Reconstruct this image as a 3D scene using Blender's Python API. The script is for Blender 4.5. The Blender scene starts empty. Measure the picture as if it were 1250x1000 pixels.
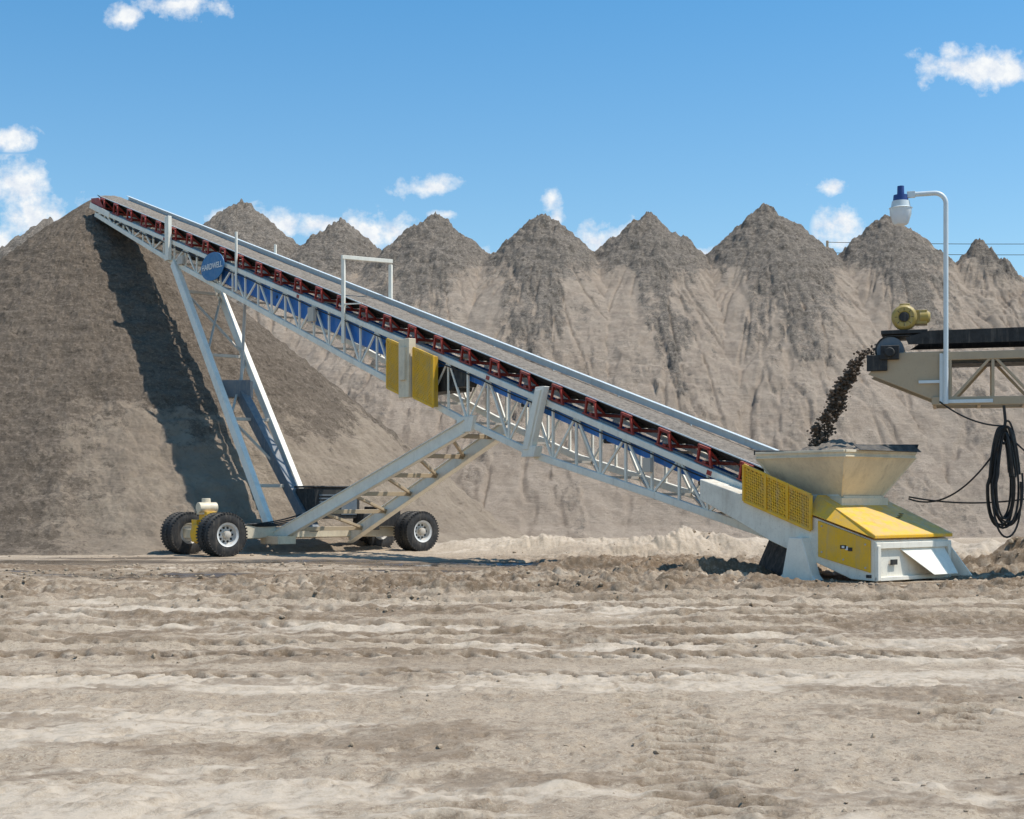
import bpy, math, numpy as np, bmesh
from mathutils import Vector, Matrix
rng = np.random.RandomState(7)
scene = bpy.context.scene
scene.view_settings.view_transform = 'Standard'
scene.view_settings.look = 'None'
scene.view_settings.exposure = 0
scene.view_settings.gamma = 1
CAMH = 1.564
# ------------------------------------------------------------------ materials
def nmat(name):
    m = bpy.data.materials.new(name); m.use_nodes = True
    nt = m.node_tree; nt.nodes.clear()
    out = nt.nodes.new('ShaderNodeOutputMaterial'); b = nt.nodes.new('ShaderNodeBsdfPrincipled')
    nt.links.new(b.outputs[0], out.inputs[0])
    return m, nt, b
def mixc(nt, fac, a, b, mode='MIX'):
    m = nt.nodes.new('ShaderNodeMix'); m.data_type = 'RGBA'; m.blend_type = mode
    for s, v in ((m.inputs[0], fac), (m.inputs[6], a), (m.inputs[7], b)):
        if isinstance(v, bpy.types.NodeSocket): nt.links.new(v, s)
        elif isinstance(v, (int, float)): s.default_value = v
        else: s.default_value = (*v, 1)
    return m.outputs[2]
def noise(nt, scale, detail=5, rough=.6, vec=None):
    n = nt.nodes.new('ShaderNodeTexNoise'); n.inputs['Scale'].default_value = scale
    n.inputs['Detail'].default_value = detail; n.inputs['Roughness'].default_value = rough
    if vec is not None: nt.links.new(vec, n.inputs['Vector'])
    return n.outputs[0]
def ramp(nt, src, lo, hi, a=0.0, b=1.0):
    m = nt.nodes.new('ShaderNodeMapRange'); nt.links.new(src, m.inputs[0])
    m.inputs[1].default_value = lo; m.inputs[2].default_value = hi
    m.inputs[3].default_value = a; m.inputs[4].default_value = b
    return m.outputs[0]
def math2(nt, op, a, b):
    m = nt.nodes.new('ShaderNodeMath'); m.operation = op
    for s, v in ((m.inputs[0], a), (m.inputs[1], b)):
        if isinstance(v, bpy.types.NodeSocket): nt.links.new(v, s)
        else: s.default_value = v
    return m.outputs[0]
def objcoord(nt, scale=(1, 1, 1)):
    tc = nt.nodes.new('ShaderNodeTexCoord'); mp = nt.nodes.new('ShaderNodeMapping')
    nt.links.new(tc.outputs['Object'], mp.inputs[0]); mp.inputs['Scale'].default_value = scale
    return mp.outputs[0]
def bump(nt, b, h, strength, dist, prev=None):
    n = nt.nodes.new('ShaderNodeBump'); n.inputs['Strength'].default_value = strength
    n.inputs['Distance'].default_value = dist; nt.links.new(h, n.inputs['Height'])
    if prev is not None: nt.links.new(prev, n.inputs['Normal'])
    nt.links.new(n.outputs[0], b.inputs['Normal'])
    return n.outputs[0]
def paint(name, col, dirt=(.30, .25, .19), amt=.55, rough=.45, metal=0, scale=2.5):
    m, nt, b = nmat(name)
    v = objcoord(nt)
    f1 = ramp(nt, noise(nt, scale, 8, .7, v), .46, .74, 0, amt)
    f2 = ramp(nt, noise(nt, scale*14, 4, .6, v), .55, .75, 0, amt*.6)
    c = mixc(nt, f1, col, dirt); c = mixc(nt, f2, c, tuple(x*.8 for x in dirt))
    f3 = ramp(nt, noise(nt, 1.0, 5, .7, objcoord(nt, (scale*3.5, scale*3.5, scale*.35))), .52, .68, 0, amt*.7)
    c = mixc(nt, f3, c, (.40, .33, .25))
    ge = nt.nodes.new('ShaderNodeNewGeometry'); sx_ = nt.nodes.new('ShaderNodeSeparateXYZ'); nt.links.new(ge.outputs['Normal'], sx_.inputs[0])
    up = math2(nt, 'MULTIPLY', ramp(nt, sx_.outputs[2], .4, 1.0, 0, .6*min(1, amt*2)), ramp(nt, noise(nt, scale*2.2, 7, .7, v), .38, .6))
    c = mixc(nt, up, c, (.42, .34, .24))
    nt.links.new(c, b.inputs['Base Color'])
    nt.links.new(ramp(nt, noise(nt, scale*3, 4, .6, v), .3, .7, rough-.1, rough+.25), b.inputs['Roughness'])
    b.inputs['Metallic'].default_value = metal
    return m
M = {}
M['white'] = paint('white_paint', (.88, .83, .71), amt=.24)
M['whiteb'] = paint('offwhite_panel', (.84, .79, .67), amt=.45, scale=1.5)
M['grey'] = paint('grey_steel', (.55, .49, .41), amt=.4)
M['galv'] = paint('galvanised', (.64, .71, .73), amt=.22, rough=.4)
M['slate'] = paint('slate_steel', (.10, .13, .16), amt=.4)
M['beige'] = paint('beige_paint', (.76, .65, .47), amt=.45, scale=1.8)
M['tan'] = paint('tan_paint', (.44, .34, .22), amt=.45, scale=1.8)
M['yellow'] = paint('yellow_paint', (.86, .47, .010), dirt=(.46, .34, .17), amt=.5, scale=2)
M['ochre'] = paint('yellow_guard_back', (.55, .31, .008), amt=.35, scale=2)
M['red'] = paint('red_oxide', (.34, .026, .015), dirt=(.16, .08, .05), amt=.35, scale=4)
M['blue'] = paint('blue_pan', (.010, .15, .50), dirt=(.10, .14, .18), amt=.3, scale=2)
M['bluesign'] = paint('blue_sign', (.03, .16, .36), dirt=(.3, .3, .3), amt=.12)
M['black'] = paint('black_rubber', (.018, .018, .018), dirt=(.08, .065, .05), amt=.22, rough=.6, scale=3)
M['belt'] = paint('belt_rubber', (.03, .03, .032), dirt=(.14, .115, .09), amt=.4, rough=.65, scale=3)
M['tire'] = paint('tire_rubber', (.022, .022, .023), dirt=(.15, .12, .09), amt=.28, rough=.75, scale=3.5)
M['rim'] = paint('rim_paint', (.66, .66, .64), amt=.4, scale=5)
M['cable'] = paint('cable_rubber', (.012, .012, .012), dirt=(.06, .05, .04), amt=.05, rough=.5)
M['motor'] = paint('motor_yellow', (.42, .30, .07), dirt=(.13, .10, .06), amt=.5, scale=6)
M['bluecap'] = paint('blue_cap', (.01, .05, .22), amt=.05)
M['text'] = paint('sign_lettering', (.8, .8, .78), amt=.05)
m, nt, b = nmat('lamp_glass'); b.inputs['Base Color'].default_value = (.8, .85, .88, 1)
b.inputs['Roughness'].default_value = .15; b.inputs['Transmission Weight'].default_value = .25; M['glass'] = m
m, nt, b = nmat('moist_gravel'); v = objcoord(nt)
c = mixc(nt, ramp(nt, noise(nt, 9, 8, .8, v), .38, .62), (.13, .105, .08), (.33, .275, .215))
nt.links.new(c, b.inputs['Base Color']); b.inputs['Roughness'].default_value = .9
bump(nt, b, noise(nt, 18, 6, .8, v), 1, .04); M['gravel'] = m
m, nt, b = nmat('wet_clod'); v = objcoord(nt)
c = mixc(nt, noise(nt, 9, 4, .7, v), (.05, .035, .022), (.15, .10, .065))
nt.links.new(c, b.inputs['Base Color']); b.inputs['Roughness'].default_value = .8; M['clod'] = m
# ------------------------------------------------------------------ numpy noise
TAB = rng.rand(256, 256)
def vn(x, y, seed=0):
    x = np.asarray(x, float)+seed*37.31; y = np.asarray(y, float)+seed*11.73
    xi = np.floor(x).astype(int); yi = np.floor(y).astype(int)
    fx = x-xi; fy = y-yi; fx = fx*fx*(3-2*fx); fy = fy*fy*(3-2*fy)
    a = TAB[xi & 255, yi & 255]; b_ = TAB[(xi+1) & 255, yi & 255]
    c_ = TAB[xi & 255, (yi+1) & 255]; d_ = TAB[(xi+1) & 255, (yi+1) & 255]
    return (a*(1-fx)+b_*fx)*(1-fy)+(c_*(1-fx)+d_*fx)*fy
def fbm(x, y, o=4, seed=0, g=.5):
    s = 0; a = 1; t = 0
    for i in range(o):
        s = s+a*vn(x, y, seed+i*3); t += a; a *= g; x, y = x*1.62+y*1.22+1.7, y*1.62-x*1.22+.9
    return s/t
def fbs(x, y, o=4, seed=0, g=.5):
    s = 0; a = 1; t = 0
    for i in range(o):
        s = s+a*vn(x, y, seed+i*3); t += a; a *= g; x, y = x*2.03+1.7, y*2.03+.9
    return s/t
def sstep(a, b_, x):
    t = np.clip((x-a)/(b_-a), 0, 1); return t*t*(3-2*t)
def grid_mesh(name, X, Y, Z, attrs, mat):
    r, c = X.shape
    co = np.stack([X, Y, Z], -1).reshape(-1, 3).astype(np.float32)
    idx = np.arange(r*c).reshape(r, c)
    q = np.stack([idx[:-1, :-1], idx[:-1, 1:], idx[1:, 1:], idx[1:, :-1]], -1).reshape(-1, 4)
    me = bpy.data.meshes.new(name)
    me.vertices.add(len(co)); me.vertices.foreach_set('co', co.ravel())
    me.loops.add(q.size); me.loops.foreach_set('vertex_index', q.ravel().astype(np.int32))
    me.polygons.add(len(q)); me.polygons.foreach_set('loop_start', (np.arange(len(q))*4).astype(np.int32))
    me.update(calc_edges=True)
    me.polygons.foreach_set('use_smooth', np.ones(len(me.polygons), bool))
    for k, a in attrs.items():
        at = me.attributes.new(k, 'FLOAT', 'POINT'); at.data.foreach_set('value', a.ravel().astype(np.float32))
    me.materials.append(mat)
    ob = bpy.data.objects.new(name, me); scene.collection.objects.link(ob)
    return ob
def attr(nt, name):
    a = nt.nodes.new('ShaderNodeAttribute'); a.attribute_name = name; return a.outputs['Fac']
# ------------------------------------------------------------------ ground
def axis(parts):
    out = [parts[0][0]]
    for (a, b_, s0, s1) in parts:
        x = a
        while x < b_:
            t = (x-a)/(b_-a); x += s0+(s1-s0)*t; out.append(min(x, b_))
    return np.unique(np.array(out))
xp = axis([(0, 4.5, .024, .024), (4.5, 16, .026, .08), (16, 40, .1, .6), (40, 120, .8, 6), (120, 1500, 8, 120)])
xs = np.concatenate([-xp[::-1][:-1], xp])
ys = axis([(-1500, -30, 120, 8), (-30, 5.5, 4, .1), (5.5, 11, .024, .032), (11, 20, .032, .048), (20, 34, .048, .075), (34, 60, .09, .5), (60, 200, 1, 8), (200, 1500, 10, 120)])
X, Y = np.meshgrid(xs, ys)
Z = (fbm(X*.18, Y*.18, 3, 1)-.5)*.10
Z += (fbm(X*1.6, Y*1.9, 5, 5, .62)-.5)*.07
Z += (fbm(X*8, Y*9, 3, 19, .65)-.5)*.032
churn_shade = np.zeros_like(X); wet_shade = np.zeros_like(X); pale = np.zeros_like(X)
wob = (fbm(X*.25, Y*0+3, 3, 21)-.5)
zone = sstep(21.5, 24, Y+wob*4)*(1-sstep(34, 40, Y+wob*4))
rough_n = fbm(X*1.1, Y*1.7, 5, 12, .62)
Z += zone*(np.abs(rough_n-.5)*-.7+.07)
Z += zone*(fbm(X*4.4, Y*4.6, 4, 13, .65)-.5)*.22
Z += zone*sstep(.50, .66, fbs(X*.45, Y*1.1, 4, 33))*.10
core = (np.abs(X) < 16) & (Y > 6) & (Y < 40)
def cover(f, frac, soft=.05):
    t = np.percentile(f[core][::11], 100*(1-frac)); return sstep(t-soft*.3, t+soft, f)
churn_shade = np.maximum(churn_shade, zone*cover(fbs(X*.26, Y*.9, 5, 14, .66), .55, .03))
churn_shade = np.maximum(churn_shade, zone*.8*cover(-np.abs(rough_n-.5), .30, .02))
pale = np.maximum(pale, cover(fbs(X*.22, Y*.8, 6, 25, .66), .26, .03))
zone2 = sstep(12.5, 14.5, Y+wob*3)*(1-sstep(21.5, 24, Y))
churn_shade = np.maximum(churn_shade, .85*zone2*cover(fbs(X*.20, Y*.9, 6, 15, .68), .36, .03))
zone3 = (1-sstep(12, 14, Y))
churn_shade = np.maximum(churn_shade, .6*zone3*cover(fbm(X*.6, Y*1.0, 6, 17, .68), .26, .03))
lumps = cover(fbm(X*2.2, Y*2.4, 5, 43, .66), .30, .03)
Z += zone3*lumps*.018; churn_shade = np.maximum(churn_shade, .35*zone3*lumps*(1-cover(fbm(X*2.2, Y*2.4+.10, 5, 43, .66), .30, .03)))  # darker tone along one edge of each lump
Z += zone3*(fbm(X*2.0, Y*3.0, 5, 41, .64)-.5)*.07
Z += zone2*(fbm(X*2.2, Y*3.2, 5, 42, .66)-.5)*.12
def track(yc, slope, curv, w, per, depth, ph):
    global Z, churn_shade, pale
    c_ = yc+slope*X+curv*np.sin(X*.22+ph)+(vn(X*.7, X*0, int(ph*10)+3)-.5)*.12
    d = (Y-c_)
    ins = 1-sstep(w*.44, w*.50, np.abs(d)+(vn(X*6, Y*6, 3)-.5)*.04)
    fade = sstep(.20, .36, vn(X*.22, Y*0+yc, int(ph*7)))
    bar = np.sin((X+np.abs(d)*.7)*2*np.pi/per+ph)
    Z += fade*(-depth*ins+depth*.9*np.exp(-((np.abs(d)-w*.66)/(w*.18))**2)*(.1+1.5*fbm(X*5, Y*5, 4, 4, .65)))
    Z += fade*ins*.040*np.clip(bar*3, -1, 1)
    edge = np.exp(-((d-w*.60)/(w*.22))**2)
    churn_shade = np.maximum(churn_shade, fade*np.clip(.95*edge*(.15+1.1*fbm(X*2.5, Y*5, 3, 8, .6))+.75*ins*(bar < -.1), 0, 1))  # tread grooves and far berm darkened to paint in relief shade
    pale = np.maximum(pale, fade*ins*.7*sstep(.35, .65, vn(X*.3, Y*0, int(ph*5)))*(bar > -.1))
for a in [(30.5, .015, .3, .7, .40, .10, 1.), (28.4, .02, .25, .7, .40, .12, 2.), (26.3, -.01, .2, .65, .36, .09, .4), (25.1, -.01, .2, .65, .36, .09, .6),
          (23.6, .02, .2, .6, .34, .08, 3.), (21.9, .02, .2, .6, .34, .09, 3.3), (20.2, -.018, .15, .55, .32, .07, 4.), (18.9, -.018, .15, .55, .32, .07, 4.2),
          (17.6, .012, .2, .6, .30, .06, 5.), (16.4, .012, .2, .6, .30, .06, 5.1), (15.3, -.03, .1, .5, .26, .045, 6.), (14.1, -.03, .1, .5, .26, .04, 6.3), (12.6, .03, .1, .45, .24, .03, 7.3)]:
    track(*a)
def vtrack(xc, slope, y0, y1, w, per, depth, ph):
    global Z, churn_shade
    d = X-(xc+slope*(Y-8)+.08*np.sin(Y*1.3+ph)); ins = 1-sstep(w*.40, w*.52, np.abs(d)+.20*(vn(X*7, Y*7, 2)-.3))
    ln = sstep(y0, y0+.6, Y)*(1-sstep(y1-1.6, y1, Y+vn(X*3, Y*3, 5)))*sstep(.2, .45, fbm(X*2.2, Y*1.6, 3, int(ph)))
    br_ = np.clip(np.sin(Y*2*np.pi/per+ph+np.abs(d)*4+vn(X*3, Y*3, 6)*1.2)*2, -1, 1)
    Z += ln*ins*(-depth+.030*br_)
    churn_shade = np.maximum(churn_shade, .85*ln*ins*(br_ < .0))  # groove shade of the tread print is put into the colour
vtrack(1.05, .02, 5, 13.4, .70, .20, .012, 1)
vtrack(-.15, .12, 5, 8.6, .55, .18, .012, 3)
vtrack(2.7, .25, 9.5, 13.0, .5, .22, .01, 5)
def mound(x0, y0, rx, ry, h, sd=0):
    global Z
    r = ((X-x0)/rx)**2+((Y-y0)/ry)**2
    Z += h*np.exp(-r*1.6)*(.25+1.5*fbm(X*1.3, Y*1.3, 5, 50+sd, .62)); return np.exp(-r*1.6)
for i, (x0, y0, rx, ry, h) in enumerate([(1.5, 41, 3, 1.5, .55), (4.6, 38.5, 3, 1.6, .70), (8, 41, 4, 2, .45), (-.8, 45, 3, 2, .3), (12, 38, 3, 2, .4), (10.4, 33, 2, 1, .30), (-14, 34.5, 5, 1, .12)]):
    k = mound(x0, y0, rx, ry, h, i); churn_shade *= (1-.8*np.clip(k*1.5, 0, 1)); pale = np.maximum(pale, np.clip(k, 0, .8))
k = mound(12.0, 31, 1.6, 1.0, .85, 9); churn_shade = np.maximum(churn_shade, np.clip(k*2, 0, 1))
k = mound(9.6, 28.6, .9, .5, .25, 10); churn_shade = np.maximum(churn_shade, np.clip(k*1.2, 0, 1))
k = mound(3.7, 28.9, 1.5, .4, .16, 11); churn_shade = np.maximum(churn_shade, np.clip(k*1.6, 0, 1))
k = mound(1.3, 30.2, 2.2, .5, .18, 12); churn_shade = np.maximum(churn_shade, np.clip(k*1.4, 0, 1))
# conveyor's shadow on the ground, painted in with the dark soil tones
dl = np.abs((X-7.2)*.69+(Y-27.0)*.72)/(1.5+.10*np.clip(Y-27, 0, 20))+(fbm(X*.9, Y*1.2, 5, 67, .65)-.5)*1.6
shadow_band = (1-sstep(.55, .85, dl))*sstep(27, 28, Y)*(1-sstep(34, 37, Y)); churn_shade = np.maximum(churn_shade, shadow_band)
wet_shade = np.maximum(wet_shade, .45*shadow_band*sstep(.45, .55, fbm(X*.8, Y*1.5, 4, 68, .6)))
for (x0, y0, rx, ry) in [(-7.4, 29.3, 2.0, .9), (-1.4, 34.0, 2.0, 1.3), (-11.5, 35.5, 3.2, 1.2), (-5.2, 36.0, 2.2, 1.1), (-12.5, 31, 2.2, .6), (-2.5, 31.0, 1.4, .6), (-10.2, 38, 2, .6)]:
    r = np.sqrt(((X-x0)/rx)**2+((Y-y0)/ry)**2)+(fbm(X*1.4, Y*1.8, 4, 61)-.5)*.9
    k = 1-sstep(.8, 1.0, r); kb_ = 1-sstep(1.0, 2.6, r); Z = np.where(Z > 0, Z*(1-.85*kb_), Z); Z = Z*(1-k)+k*(-.03); wet_shade = np.maximum(wet_shade, 1-sstep(.85, 1.5, r))
    kf = np.exp(-((X-x0*.93)/(rx*1.1))**2-((Y-y0*.90)/(1.6))**2); Z = np.where(Z > 0, Z*(1-.8*kf), Z)
for (x0, y0, rr) in [(7.2, 27.6, 2.0), (6.5, 25.8, 1.6), (5.6, 27.6, 1.0), (-8, 39.3, .9), (-9.5, 41, .9), (-2.8, 43.6, .9), (-4.3, 45.4, .9)]:
    k = np.exp(-(np.hypot(X-x0, Y-y0)/rr)**4); Z = Z*(1-k)+k*0.0+k*(fbm(X*3, Y*3, 3, 66)-.5)*.04
far = sstep(60, 120, np.hypot(X, Y)); Z *= (1-far)
m, nt, b = nmat('sandy_ground'); v = objcoord(nt)
base = mixc(nt, ramp(nt, noise(nt, .35, 6, .6, v), .38, .62), (.43, .34, .245), (.36, .278, .195))
base = mixc(nt, ramp(nt, noise(nt, 2.2, 8, .75, v), .48, .60, 0, .6), base, (.29, .215, .145))
base = mixc(nt, ramp(nt, noise(nt, 18, 6, .85, v), .51, .58, 0, .75), base, (.20, .145, .098))
base = mixc(nt, ramp(nt, noise(nt, 60, 4, .85, v), .53, .60, 0, .55), base, (.56, .47, .365))
base = mixc(nt, math2(nt, 'MULTIPLY', attr(nt, 'pale'), ramp(nt, noise(nt, 5, 7, .8, v), .42, .54, .3, .9)), base, (.54, .445, .34))
ch = math2(nt, 'MULTIPLY', attr(nt, 'churn_shade'), ramp(nt, noise(nt, 8, 7, .8, v), .40, .53, .4, 1))
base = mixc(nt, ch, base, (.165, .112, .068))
base = mixc(nt, math2(nt, 'MULTIPLY', attr(nt, 'wet_shade'), .85), base, (.080, .058, .040))
nt.links.new(base, b.inputs['Base Color'])
nt.links.new(ramp(nt, attr(nt, 'wet_shade'), .8, 1, .95, .08), b.inputs['Roughness'])
b.inputs['Specular IOR Level'].default_value = .3
dry_unshaded_f = math2(nt, 'SUBTRACT', 1.0, attr(nt, 'wet_shade'))
p = bump(nt, b, math2(nt, 'MULTIPLY', dry_unshaded_f, noise(nt, 9, 8, .75, v)), .75, .035)
grid_mesh('ground', X, Y, Z, {'churn_shade': churn_shade, 'wet_shade': wet_shade, 'pale': pale}, m)
gZ = Z
# ------------------------------------------------------------------ stockpiles
def pile_mat(name, dark, dark2, light, light2, k=1.0):
    m, nt, b = nmat(name); v = objcoord(nt)
    vs = objcoord(nt, (.5, .5, 3.2))
    d = mixc(nt, ramp(nt, noise(nt, 1.0, 8, .78, vs), .42, .58), dark, dark2)
    d = mixc(nt, ramp(nt, noise(nt, 7, 5, .85, v), .51, .59, 0, .7*k), d, tuple(min(.6, x*1.65) for x in dark2))
    d = mixc(nt, ramp(nt, noise(nt, 4.3, 6, .85, v), .52, .61, 0, .75*k), d, tuple(x*.42 for x in dark))
    l = mixc(nt, ramp(nt, noise(nt, .8, 7, .7, v), .40, .60), light, light2)
    l = mixc(nt, ramp(nt, noise(nt, 3.5, 6, .85, v), .53, .66, 0, .45), l, tuple(x*.62 for x in light2))
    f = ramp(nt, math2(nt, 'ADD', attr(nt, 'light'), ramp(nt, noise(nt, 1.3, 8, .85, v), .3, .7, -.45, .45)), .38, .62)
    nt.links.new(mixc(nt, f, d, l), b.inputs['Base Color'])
    b.inputs['Roughness'].default_value = 1; b.inputs['Specular IOR Level'].default_value = .1
    p = bump(nt, b, noise(nt, 1.9, 8, .8, vs), .9, .20*k)
    bump(nt, b, noise(nt, 7, 7, .88, v), .9, .10*k, p)
    return m
SL = .80
px2 = lambda x, y, Yd: ((x-625)/1736*Yd, Yd, CAMH+(610-y)/1736*Yd)
cones = [px2(295, 248, 84), px2(415, 272, 83), px2(530, 265, 81), px2(663, 265, 80), px2(790, 265, 80), px2(935, 255, 80.5), px2(1085, 266, 80),
         px2(1195, 305, 78), px2(1262, 345, 75), px2(1345, 343, 76), px2(1480, 330, 78), px2(180, 262, 88), px2(60, 270, 92)]
gx = axis([(-62, -30, .25, .12), (-30, 30, .075, .075), (30, 62, .1, .3)])
gy = axis([(54, 82, .075, .10), (82, 112, .2, .5)])
X, Y = np.meshgrid(gx, gy)
wx = X+(fbm(X*.35, Y*.35, 4, 71)-.5)*1.0; wy = Y+(fbm(X*.35, Y*.35, 4, 77)-.5)*1.0
best = np.full_like(X, -99.); sec = best.copy(); bi = np.zeros(X.shape, int); th = np.zeros_like(X)
for i, (cx, cy, zt) in enumerate(cones):
    dd = np.hypot(X-cx, Y-cy); wk = sstep(0, 4, dd)
    d = np.sqrt((X+(wx-X)*wk-cx)**2+(Y+(wy-Y)*wk-cy)**2+.02)-.14
    zc = zt-(SL+.07)*d-.1*np.exp(-d*1.2)+.07*d*sstep(0, 12, d)
    up = zc > best
    sec = np.where(up, best, np.maximum(sec, zc))
    th = np.where(up, np.arctan2(X-cx, -(Y-cy)), th); bi = np.where(up, i, bi); best = np.where(up, zc, best)
gul = best-sec
Zp = best.copy()
rr = th*8+bi*13.7
crl = 6.2+(fbs(X*.20, X*0+2, 3, 81)-.5)*7+(fbs(X*1.2, Y*.6, 4, 82)-.5)*3
lowc = 1-sstep(crl-.10, crl+.10, Zp)
gm = 1-sstep(.0, 1.7+2.4*fbs(X*.5, Zp*.3, 3, 84), gul+(fbs(X*2, Zp*.5, 4, 85)-.5)*2.4)
gm *= .75+.25*sstep(0, .5, -np.sin(th))
gully = np.clip(gm, 0, 1)*(1-sstep(12.8, 15.6, Zp))
streak = sstep(.54, .62, fbs(th*12+bi*3, Zp*.28, 4, 87, .62))*.8*(1-sstep(10.5, 13.5, Zp))
light = np.clip(np.maximum(np.maximum(lowc, gully), streak), 0, 1)
light = np.clip(light+sstep(19, 26, X)*.6*sstep(.35, .6, fbs(X*.6, Y*.6, 4, 88)), 0, 1)
light *= 1-.35*lowc*sstep(.52, .62, fbs(th*14+bi*5, Zp*.18, 4, 89, .6))
crust = 1-light
strat = (vn(rr*.5, Zp*3.3, 91)-.5)+.7*(vn(rr*1.1, Zp*6.5, 92)-.5)
Zp += crust*(.26+.26*strat)
Zp += crust*(fbm(X*2.4, Y*2.4, 5, 93, .68)-.5)*.66
mid = crust*(1-sstep(8.5, 12.5, Zp)); Zp -= mid*np.abs(fbm(X*1.3, Y*1.3, 5, 94, .65)-.5)*2.2; Zp += mid*.24
rill = np.abs(fbs(th*10+bi*7, Zp*.20, 3, 97, .55)-.5); Zp -= np.clip(.06-rill, 0, .06)*3.0*(1-sstep(13, 15.5, Zp))
Zp += light*((vn(th*20+bi*5, Zp*.25, 95)-.5)*.16+(fbm(X*2.2, Y*2.2, 4, 96, .6)-.5)*.24)
Zp += sstep(20, 26, X)*(fbm(X*.8, Y*.8, 5, 98, .6)-.5)*1.4
Zp = np.where(Zp < .5, .5+(Zp-.5)*.55, Zp)
Zp = np.maximum(Zp, -1.0)
grid_mesh('sand_stockpile', X, Y, Zp, {'light': light}, pile_mat('stockpile_ridge_mat', (.215, .18, .145), (.285, .24, .195), (.50, .40, .31), (.43, .338, .258)))
AX, AY, AZ = -16.6, 57.0, 13.75
tt = np.unique(np.concatenate([np.linspace(np.pi/2, np.pi*.95, 70), np.linspace(np.pi*.95, np.pi*2.1, 1300), np.linspace(np.pi*2.1, np.pi*2.5, 70)]))
rd = np.linspace(0.0, 21, 360)
T, R = np.meshgrid(tt, rd)
Xa = AX+R*np.cos(T); Ya = AY+R*np.sin(T)
Re = np.sqrt(R**2+.12)-.2
Re = Re+(fbm(np.cos(T)*1.6+5, np.sin(T)*1.6+5, 3, 101)-.5)*.8*sstep(1, 9, R)
Za = AZ-.825*Re
amp = sstep(.2, 3, R)
Za += amp*((vn(T*7, Za*3.6, 103)-.5)*.13+(vn(T*16, Za*7.5, 104)-.5)*.11)
Za += amp*(fbm(Xa*1.8, Ya*1.8, 5, 105, .68)-.5)*.40
Za += amp*(vn(T*22, R*.12, 106)-.5)*.14*sstep(4, 12, R)
Za = np.where(Za < .45, .45+(Za-.45)*.5, Za)
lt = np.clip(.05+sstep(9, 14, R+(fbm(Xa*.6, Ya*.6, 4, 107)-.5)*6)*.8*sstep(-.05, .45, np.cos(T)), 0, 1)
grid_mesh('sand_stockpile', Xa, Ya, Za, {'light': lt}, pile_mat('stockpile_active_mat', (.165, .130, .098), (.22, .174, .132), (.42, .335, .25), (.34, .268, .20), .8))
# ------------------------------------------------------------------ mesh builder
class B:
    def __init__(s): s.v = []; s.f = []
    def add(s, vs, fs):
        o = len(s.v); s.v += [tuple(p) for p in vs]; s.f += [tuple(i+o for i in f) for f in fs]
    def beam(s, p, q, w, h, up=(0, 0, 1)):
        p = Vector(p); q = Vector(q); d = (q-p).normalized(); up = Vector(up)
        if abs(d.dot(up)) > .98: up = Vector((.3, 1, 0))
        sd = d.cross(up).normalized(); u = sd.cross(d).normalized()
        vs = [e+sd*a*w/2+u*c*h/2 for e in (p, q) for a, c in ((-1, -1), (1, -1), (1, 1), (-1, 1))]
        s.add(vs, [(3, 2, 1, 0), (4, 5, 6, 7), (0, 1, 5, 4), (1, 2, 6, 5), (2, 3, 7, 6), (3, 0, 4, 7)])
    def prism(s, poly, ext):
        n = len(poly); e = Vector(ext); a = [Vector(p) for p in poly]
        s.add(a+[p+e for p in a], [tuple(range(n))[::-1], tuple(range(n, 2*n))]+[(i, (i+1) % n, (i+1) % n+n, i+n) for i in range(n)])
    def box(s, c, ax, ay, az):
        c = Vector(c); ax = Vector(ax); ay = Vector(ay); az = Vector(az)
        vs = [c+ax*i+ay*j+az*k for k in (-1, 1) for i, j in ((-1, -1), (1, -1), (1, 1), (-1, 1))]
        s.add(vs, [(3, 2, 1, 0), (4, 5, 6, 7), (0, 1, 5, 4), (1, 2, 6, 5), (2, 3, 7, 6), (3, 0, 4, 7)])
    def tube(s, pts, r, n=10, cap=True):
        pts = [Vector(p) for p in pts]; rings = []; prev = None
        for i, p in enumerate(pts):
            d = (pts[min(i+1, len(pts)-1)]-pts[max(i-1, 0)]).normalized()
            if prev is None:
                a = Vector((0, 0, 1)) if abs(d.z) < .9 else Vector((1, 0, 0)); a = d.cross(a).normalized()
            else: a = (prev-d*prev.dot(d)).normalized()
            prev = a; b_ = d.cross(a)
            rings.append([p+(a*math.cos(k*2*math.pi/n)+b_*math.sin(k*2*math.pi/n))*r for k in range(n)])
        vs = [x for rg in rings for x in rg]; fs = []
        for i in range(len(rings)-1):
            for k in range(n): fs.append((i*n+k, i*n+(k+1) % n, (i+1)*n+(k+1) % n, (i+1)*n+k))
        if cap: fs += [tuple(range(n))[::-1], tuple((len(rings)-1)*n+k for k in range(n))]
        s.add(vs, fs)
    def lathe(s, c, ax, prof, n=40):
        c = Vector(c); ax = Vector(ax).normalized(); a = ax.cross(Vector((0, 0, 1)) if abs(ax.z) < .9 else Vector((1, 0, 0))).normalized(); b_ = ax.cross(a)
        vs = [c+ax*h+(a*math.cos(k*2*math.pi/n)+b_*math.sin(k*2*math.pi/n))*r for h, r in prof for k in range(n)]
        fs = [(i*n+k, i*n+(k+1) % n, (i+1)*n+(k+1) % n, (i+1)*n+k) for i in range(len(prof)-1) for k in range(n)]
        s.add(vs, fs)
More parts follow.
